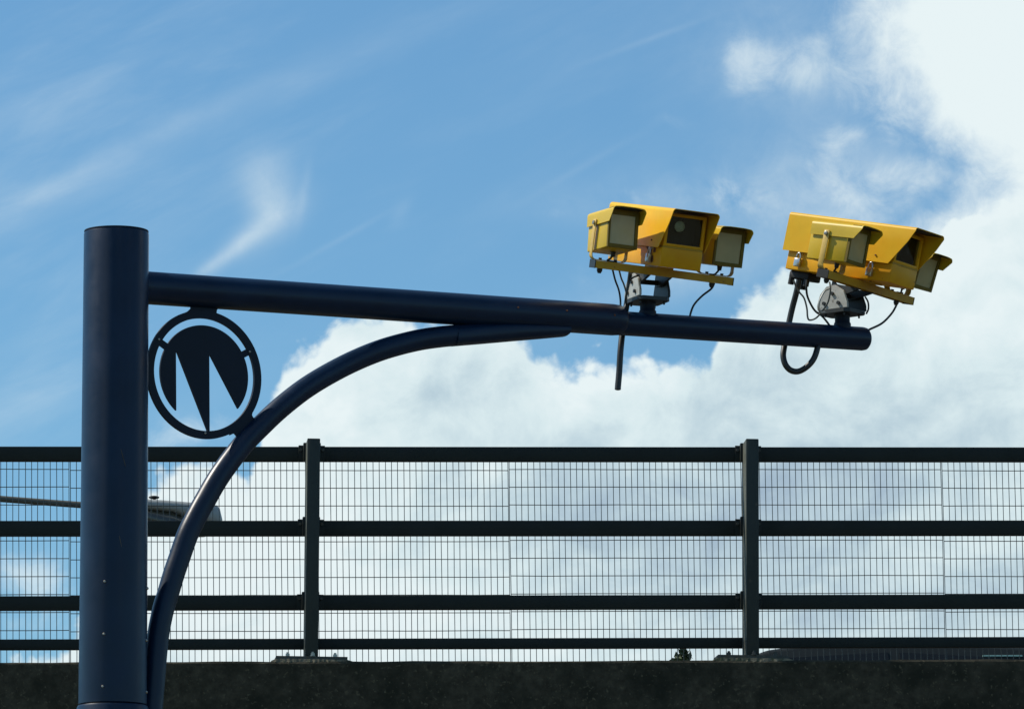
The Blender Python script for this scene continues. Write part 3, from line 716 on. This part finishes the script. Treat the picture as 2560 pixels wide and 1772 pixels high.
        # frame round the lamp face
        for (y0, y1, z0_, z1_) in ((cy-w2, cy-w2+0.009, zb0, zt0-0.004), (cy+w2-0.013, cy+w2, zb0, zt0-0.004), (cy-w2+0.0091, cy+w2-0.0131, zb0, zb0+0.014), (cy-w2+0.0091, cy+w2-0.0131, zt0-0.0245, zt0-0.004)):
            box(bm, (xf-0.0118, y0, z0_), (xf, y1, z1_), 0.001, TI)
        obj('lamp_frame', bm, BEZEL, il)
        bm = bmesh.new(); box(bm, (xf-0.0115, cy-w2+0.0093, zb0+0.0142), (xf-0.006, cy+w2-0.0133, zt0-0.0247), 0, TI)
        for k2 in range(22):
            yy = cy-w2+0.0115+k2*(2*w2-0.027)/21
            box(bm, (xf-0.0059, yy-0.0012, zb0+0.0144), (xf-0.0049, yy+0.0012, zt0-0.0249), 0, TI)
        obj('lamp_face', bm, LAMPF, il)
        # hood
        hw = 0.0700; ht = 0.206; rr2 = 0.016; hb, hf = -0.098, 0.150; side = 0.150
        arc = [(-hw+rr2-rr2*math.cos(math.pi/2*i/5), ht-rr2+rr2*math.sin(math.pi/2*i/5)) for i in range(6)]
        sec = [(-hw, side), (-hw, 0.17)]+arc+[(-0.03, ht+0.002)]; sec = sec+[(-y, z) for y, z in sec[::-1]]
        t = bmesh.new(); rows = []
        def fx(z): return hf if z >= 0.19 else hf-(0.19-z)*0.85
        for j in range(9):
            rows.append([t.verts.new(Vector((hb+(fx(z)-hb)*j/8, cy+y, z))) for y, z in sec])
        for j in range(8):
            for q in range(len(sec)-1): t.faces.new([rows[j][q], rows[j][q+1], rows[j+1][q+1], rows[j+1][q]])
        bmesh.ops.recalc_face_normals(t, faces=t.faces[:])
        bmesh.ops.solidify(t, geom=t.faces[:], thickness=0.0025)
        bm = bmesh.new(); merge(bm, t, TI); hd = obj('hood', bm, YEL2, il, 40)
        bm = bmesh.new(); box(bm, (0.1005, cy-0.0655, 0.2015), (0.143, cy+0.0655, 0.2030), 0, TI); obj('hood_shade_sheet', bm, BLACK, hd)  # black sheet stands for the shade below the hood top
        # stirrup
        bm = bmesh.new(); so = 0.0735
        for s2 in (-1, 1):
            box(bm, (-0.028, cy+s2*so-0.0018, 0.034), (-0.002, cy+s2*so+0.0018, 0.172), 0.0012, T)
            pth = [(0.012*math.cos(an), 0.012*math.sin(an)) for an in [math.pi/2*i/5 for i in range(6)]]
            t = bmesh.new(); rw = []
            for i in range(7):
                an = math.pi/2*i/6
                for_ = []
                for rad_ in (0.0170, 0.0206):
                    yy = cy+s2*(so+0.0018-0.0206+rad_*math.cos(an)); zz = 0.0362-rad_*math.sin(an)
                    for_.append((yy, zz))
                rw.append([t.verts.new(Vector((-0.028, for_[0][0], for_[0][1]))), t.verts.new(Vector((-0.028, for_[1][0], for_[1][1]))), t.verts.new(Vector((-0.002, for_[1][0], for_[1][1]))), t.verts.new(Vector((-0.002, for_[0][0], for_[0][1])))])
            for i in range(6):
                for q in range(4): t.faces.new([rw[i][q], rw[i][(q+1) % 4], rw[i+1][(q+1) % 4], rw[i+1][q]])
            t.faces.new(rw[0]); t.faces.new(rw[-1][::-1]); merge(bm, t, T)
        box(bm, (-0.028, cy-so+0.0188, 0.0156), (-0.002, cy+so-0.0188, 0.0192), 0, T)
        obj('stirrup', bm, STRAP if s < 0 else BARY, il, 30)
        for s2 in (-1, 1):
            bm = bmesh.new(); tube(bm, [T((-0.015, cy+s2*(so+0.0018), 0.158)), T((-0.015, cy+s2*(so+0.008), 0.158)), T((-0.015, cy+s2*(so+0.0095), 0.158))], [0.0085, 0.0085, 0.004], 12)
            obj('pivot_bolt', bm, BOLT, il, 40)
            bm = bmesh.new(); tube(bm, [T((-0.015, cy+s2*0.032, 0.0192)), T((-0.015, cy+s2*0.032, 0.0262))], 0.007, 6)
            obj('fixing_bolt', bm, RUB, il, 40)
        bm = bmesh.new(); tube(bm, [T((0.0, cy+0.012, 0.055)), T((0.0, cy+0.012, 0.036))], [0.011, 0.008], 10)
        tube(bm, smoothpath([T((0.0, cy+0.012, 0.040)), T((0.004, cy+0.002, 0.028)), T((0.012, cy-0.012, 0.018)), T((0.006, cy-0.03*s, 0.0165)), ], 4), 0.004, 8)
        obj('cable_entry', bm, RUB, il, 40)
    # rear glands under the case
    if gland:
        bm = bmesh.new()
        box(bm, (-0.349, -0.055, -0.008), (-0.250, 0.03, 0.0215), 0.006, T)
        tube(bm, [T((-0.338, -0.045, -0.006)), T((-0.338, -0.045, -0.034))], 0.012, 12)
        tube(bm, [T((-0.262, -0.045, -0.006)), T((-0.262, -0.045, -0.034))], 0.012, 12)
        tube(bm, [T((-0.302, -0.02, -0.006)), T((-0.302, -0.02, -0.045))], 0.021, 16)
        obj('gland_block', bm, BLACK, case, 35)
    # thin cables given as sight-line points with a set-back from the arm plane
    for (pts_, rad, m_) in cables:
        bm = bmesh.new(); P3 = smoothpath([mp3(x, y, bk_)-base for x, y, bk_ in pts_], 6); tube(bm, P3, rad, 10)
        obj('cable', bm, m_, root, 60)
    return root, T, base

c1, T1, base1 = speed_camera('yellow twin-lamp speed camera nearest the mast pole, its lens window facing the viewer', 1619, 783, RAD(23.7),
    [([(1531, 672, -0.02), (1538, 700, -0.01), (1547, 725, 0.0), (1551, 750, 0.02), (1551, 772, 0.02)], 0.0038, RUB),
     ([(1547, 672, -0.02), (1553, 695, -0.01), (1560, 712, 0.0), (1566, 735, 0.02), (1565, 760, 0.02), (1558, 776, 0.01)], 0.0035, GREYC),
     ([(1598, 688, -0.085), (1580, 696, -0.10), (1570, 715, -0.10), (1564, 745, -0.09), (1566, 765, -0.05), (1562, 782, 0.0)], 0.0034, RUB),
     ([(1786, 708, -0.03), (1778, 722, -0.02), (1755, 740, 0.0), (1735, 762, 0.0), (1726, 785, 0.0), (1724, 800, 0.0)], 0.0042, RUB)], False, (9.5, 1))
c2, T2, base2 = speed_camera('yellow twin-lamp speed camera at the free end of the arm, turned sideways with padlocked case', 2106, 813, RAD(54.0),
    [([(1984, 700, 0.0), (1988, 712, 0.0), (1998, 730, 0.0), (2010, 745, 0.0), (2017, 770, 0.0), (2019, 792, 0.0), (2024, 800, 0.0), (2040, 795, -0.02), (2056, 777, -0.05), (2070, 755, -0.09), (2076, 725, -0.11), (2074, 705, -0.10)], 0.0036, GREYC),
     ([(2017, 700, -0.02), (2016, 722, -0.02), (2020, 745, 0.0), (2036, 775, 0.0), (2055, 790, 0.0), (2070, 808, 0.0), (2078, 820, 0.0)], 0.0044, RUB),
     ([(2074, 722, -0.12), (2062, 728, -0.12), (2050, 750, -0.12), (2047, 768, -0.11), (2050, 780, -0.08), (2062, 780, -0.08)], 0.0034, ALU),
     ([(2163, 742, -0.08), (2170, 755, -0.08), (2171, 772, -0.08), (2166, 784, -0.06)], 0.0036, RUB),
     ([(2246, 748, 0.0), (2240, 765, 0.0), (2228, 785, 0.0), (2205, 808, 0.0), (2175, 823, 0.0), (2162, 830, 0.0)], 0.0044, RUB)], True, (1, -6))

# flaked, rusty patch on the lower case of the first camera
case1 = [o for o in c1.children if o.name.startswith('lower_case')][0]
for cx, cz, sz in ((0.055, 0.070, 0.026), (0.085, 0.046, 0.018), (0.03, 0.09, 0.012), (0.10, 0.082, 0.014)):
    bm = bmesh.new(); rg = random.Random(int(cx*1000)); n_ = 18
    vv2 = [bm.verts.new(T1((cx+sz*(0.7+0.5*rg.random())*math.cos(2*math.pi*k/n_), -0.0866, min(0.0955, cz+sz*(0.55+0.4*rg.random())*math.sin(2*math.pi*k/n_))))) for k in range(n_)]
    bm.faces.new(vv2); obj('rust_patch', bm, RUST, case1)
def hose(label, pts, rad):
    P3 = [mp3(x, y, b) for x, y, b in pts]
    root = P3[0].copy(); bm = bmesh.new()
    q = smoothpath([p-root for p in P3], 6); r_ = [rad]*len(q); r_[-1] = rad*0.55 if label.startswith('straight') else rad
    tube(bm, q, r_, 16)
    o = obj('cable_hose', bm, RUB, None, 60); o.location = root; o['label'] = label; o['category'] = 'hose'
    return o
hose('straight black hose hanging loose below the middle of the arm', [(1578, 683, 0.02), (1573, 720, 0.05), (1567, 760, 0.075), (1560, 800, 0.075), (1555, 840, 0.06), (1551, 880, 0.05), (1548, 930, 0.05), (1545, 965, 0.05), (1544.5, 975, 0.05)], 0.0122)
hose('looped black hose sagging in a U under the arm end', [(1998, 700, 0.03), (1990, 735, 0.045), (1982, 765, 0.06), (1974, 800, 0.07), (1967, 835, 0.07), (1961, 865, 0.06), (1958, 890, 0.05), (1964, 912, 0.04), (1978, 926, 0.03), (1997, 928, 0.02), (2018, 916, 0.0), (2034, 897, -0.01), (2043, 872, -0.01), (2046, 850, 0.0)], 0.0120)

# ================================================================== STREET LAMP beyond the bridge
YL = 50.0
def sl(px, py, d=0.0): return at_y(px, py, YL+d)
lampfoot = sl(-620, 1190); lampfoot.z = 0
lamp = thing('street_lamp', 'grey street lamp head on a long thin arm seen through the mesh fence', 'street lamp', loc=lampfoot)
def lobj(name, bm, m, parent=lamp, smooth=None):
    for v in bm.verts: v.co -= lampfoot
    return obj(name, bm, m, parent, smooth)
tp = sl(-620, 1190)
bm = bmesh.new(); tube(bm, [Vector((tp.x, tp.y, 0)), Vector((tp.x, tp.y, 1.6)), Vector((tp.x, tp.y, 1.65)), Vector((tp.x, tp.y, tp.z+0.1))], [0.09, 0.09, 0.06, 0.05], 20); lobj('column', bm, LARM, smooth=40)
bm = bmesh.new(); tube(bm, smoothpath([sl(-620, 1190), sl(-400, 1215), sl(0, 1246.5), sl(205, 1262), sl(262, 1266)], 5), 0.0275, 16); lobj('arm', bm, LARM, smooth=60)
def loft(name, prof_top, prof_bot, m, wid):
    """body between an upper and a lower outline, rounded across"""
    bm = bmesh.new(); rings_ = []; n_ = len(prof_top)
    for i in range(n_):
        a_t = sl(*prof_top[i]); a_b = sl(*prof_bot[i]); c = (a_t+a_b)/2; h = (a_t.z-a_b.z)/2
        w = wid[i]; rg = []
        for k in range(20):
            an = 2*math.pi*k/20; cs, sn = math.cos(an), math.sin(an)
            rg.append(bm.verts.new(c+Vector(((a_t-a_b).x/2*sn, w*math.copysign(abs(cs)**0.7, cs), h*math.copysign(abs(sn)**0.7, sn)))))
        rings_.append(rg)
    for i in range(n_-1):
        for k in range(20): bm.faces.new([rings_[i][k], rings_[i][(k+1) % 20], rings_[i+1][(k+1) % 20], rings_[i+1][k]])
    bm.faces.new(rings_[0][::-1]); bm.faces.new(rings_[-1])
    return lobj(name, bm, m, smooth=50)
head = loft('lamp_head', [(215, 1250), (260, 1246), (372, 1249), (450, 1255), (520, 1261), (542, 1264), (549, 1272), (553, 1290)],
            [(215, 1276), (260, 1278), (372, 1277), (430, 1283), (480, 1303), (535, 1318), (548, 1315), (556, 1300)], LGREY, [0.05, 0.09, 0.12, 0.14, 0.14, 0.12, 0.09, 0.03])
bowl = loft('lamp_bowl', [(300, 1272), (370, 1274), (430, 1280), (455, 1292), (500, 1305), (535, 1312)],
            [(305, 1290), (370, 1318), (425, 1339), (460, 1342), (512, 1341), (545, 1318)], BOWL, [0.05, 0.10, 0.12, 0.12, 0.11, 0.04])
bm = bmesh.new(); t = bmesh.new(); bmesh.ops.create_uvsphere(t, u_segments=16, v_segments=10, radius=0.05)
pc = sl(385, 1243)
for v in t.verts: v.co = Vector((v.co.x*0.92, v.co.y, v.co.z*0.28))+pc
merge(bm, t); tube(bm, [sl(387, 1254), pc], 0.012, 8); lobj('photocell', bm, BLACK, smooth=60)

# ================================================================== CAR passing on the bridge
def car():
    dpt = 4.6
    uu, vv = bu(1872, 1620, dpt-0.68)
    root = thing('car', 'dark hatchback passing on the bridge, only its roof showing above the concrete', 'car', loc=O)
    x0 = uu-1.50; zr = bu(2250, 1606, dpt-0.62)[1]; zg = -0.70
    Hh = zr-zg; s = 1.0
    def K(c): return BL((x0+c[0], dpt+c[1], zg+c[2]))
    def prof(pts, hw, name, m, par=root, taper=None, bev=0.0):
        t = bmesh.new(); rws = []
        for x, z in pts:
            w = hw(z) if callable(hw) else hw
            rws.append((t.verts.new(Vector((x, -w, z))), t.verts.new(Vector((x, w, z)))))
        t.faces.new([r[0] for r in rws]); t.faces.new([r[1] for r in rws][::-1])
        for i in range(len(rws)):
            a, b = rws[i], rws[(i+1) % len(rws)]; t.faces.new([a[0], b[0], b[1], a[1]])
        bmesh.ops.recalc_face_normals(t, faces=t.faces[:])
        if bev: bmesh.ops.bevel(t, geom=t.edges[:], offset=bev, segments=3, affect='EDGES', profile=0.5)
        bm = bmesh.new(); merge(bm, t, K); return obj(name, bm, m, par, 35)
    wf = lambda z: 0.86 if z < 0.95 else 0.86-(z-0.95)*0.42
    body = prof([(0.0, 0.30), (0.02, 0.62), (0.12, 0.80), (0.95, 0.98), (4.05, 1.02), (4.15, 0.75), (4.12, 0.32)], 0.86, 'body', CARP, bev=0.05)
    prof([(0.90, 0.96), (1.62, Hh-0.06), (1.9, Hh-0.02), (2.6, Hh), (3.5, Hh-0.05), (3.75, Hh-0.12), (4.05, 1.0)], wf, 'roof', CARP, body, bev=0.03)
    wg = lambda z: wf(z)+0.004
    prof([(1.22, 1.03), (1.70, Hh-0.12), (2.45, Hh-0.08), (2.45, 1.03)], wg, 'side_window', CARG, body)
    prof([(2.53, 1.03), (2.53, Hh-0.08), (3.35, Hh-0.13), (3.60, 1.03)], wg, 'side_window', CARG, body)
    bm = bmesh.new()
    t = bmesh.new(); vv_ = [Vector((0.99, -0.70, 1.01)), Vector((0.99, 0.70, 1.01)), Vector((1.56, 0.60, Hh-0.10)), Vector((1.56, -0.60, Hh-0.10))]
    off = Vector((-0.03, 0, 0.02))
    fa = t.faces.new([t.verts.new(p) for p in vv_]); r = bmesh.ops.extrude_face_region(t, geom=[fa])
    for v in [g_ for g_ in r['geom'] if isinstance(g_, bmesh.types.BMVert)]: v.co += off
    merge(bm, t, K); obj('windscreen', bm, CARG, body)
    q0, q1 = bu(2452, 1638, dpt-0.70), bu(2552, 1645, dpt-0.70)
    xa, xb2, zc = q0[0]-x0, q1[0]-x0, (q0[1]+q1[1])/2-zg
    bm = bmesh.new(); box(bm, (xa, -wf(zc)-0.012, zc-0.006), (xb2, -wf(zc)+0.002, zc+0.006), 0.003, K); obj('window_glint', bm, GLINTG, body)  # pale strip stands for a reflection on the window glass
    for xw in (0.75, 3.35):
        for sgn in (-1, 1):
            bm = bmesh.new(); tube(bm, [K((xw, sgn*0.87, 0.31)), K((xw, sgn*0.68, 0.31))], 0.292, 32); wh = obj('wheel', bm, RUB, body, 40)
            bm = bmesh.new(); tube(bm, [K((xw, sgn*0.882, 0.31)), K((xw, sgn*0.86, 0.31))], 0.20, 24); obj('rim', bm, STEEL, wh, 40)
    for sgn in (-1, 1):
        bm = bmesh.new(); box(bm, (-0.02, sgn*0.66-0.14, 0.58), (0.10, sgn*0.66+0.14, 0.72), 0.02, K); obj('headlight', bm, CHROME, body)
        bm = bmesh.new(); box(bm, (4.06, sgn*0.72-0.1, 0.72), (4.17, sgn*0.72+0.1, 0.95), 0.02, K); obj('tail_light', bm, REDL, body)
        bm = bmesh.new(); box(bm, (1.25, sgn*0.98-0.09, 1.0), (1.37, sgn*0.98+0.09, 1.13), 0.03, K); obj('mirror', bm, CARP, body)
    return root
car()

# ================================================================== TREE whose tip shows over the beam
def tree(px, py, dist, label, r0=0.95):
    tip = at_y(px, py, dist); ft = Vector((tip.x, tip.y, 0)); h = tip.z
    root = thing('tree', label, 'tree', loc=ft)
    bm = bmesh.new(); tube(bm, [Vector((0, 0, 0)), Vector((0.05, 0, h*0.4)), Vector((0, 0.05, h*0.8)), Vector((0, 0, h-0.2))], [0.16, 0.12, 0.06, 0.02], 12)
    for i in range(34):
        z = h*random.uniform(0.22, 0.95); an = random.uniform(0, 6.28); ln = r0*(1.05-z/h)*1.3+0.1
        tube(bm, [Vector((0, 0, z)), Vector((math.cos(an)*ln*0.5, math.sin(an)*ln*0.5, z+ln*0.30)), Vector((math.cos(an)*ln, math.sin(an)*ln, z+ln*0.45))], [0.03, 0.018, 0.005], 6)
    obj('trunk', bm, BARK, root, 60)
    bm = bmesh.new()
    for i in range(9000):
        z = h*(1-(random.random()**0.75)*0.78); rr_ = r0*math.sqrt(min(1.0, (1-z/h)*3.0+0.002))*(0.82+0.35*math.sin(z*7.1)*math.sin(z*3.3+1))
        an = random.uniform(0, 6.28); q = math.sqrt(random.random())*rr_*(0.85+0.2*math.sin(an*3+z*4))
        p = Vector((math.cos(an)*q, math.sin(an)*q, z-0.03))
        s_ = random.uniform(0.025, 0.06); d1 = Vector((random.gauss(0, 1), random.gauss(0, 1), random.gauss(0, 1))).normalized()*s_
        d2 = d1.cross(Vector((random.gauss(0, 1), random.gauss(0, 1), random.gauss(0, 1)))).normalized()*s_*0.6
        vsx = [bm.verts.new(p+d1), bm.verts.new(p+d2), bm.verts.new(p-d1), bm.verts.new(p-d2)]
        bm.faces.new(vsx)
    obj('crown', bm, LEAF, root)
tree(1709, 1616, 62, 'dark bush-topped tree whose tip peeks over the concrete beside the right fence post')
for nm, ob in (('cam1', base1), ('cam2', base2)): print(nm, proj(ob))
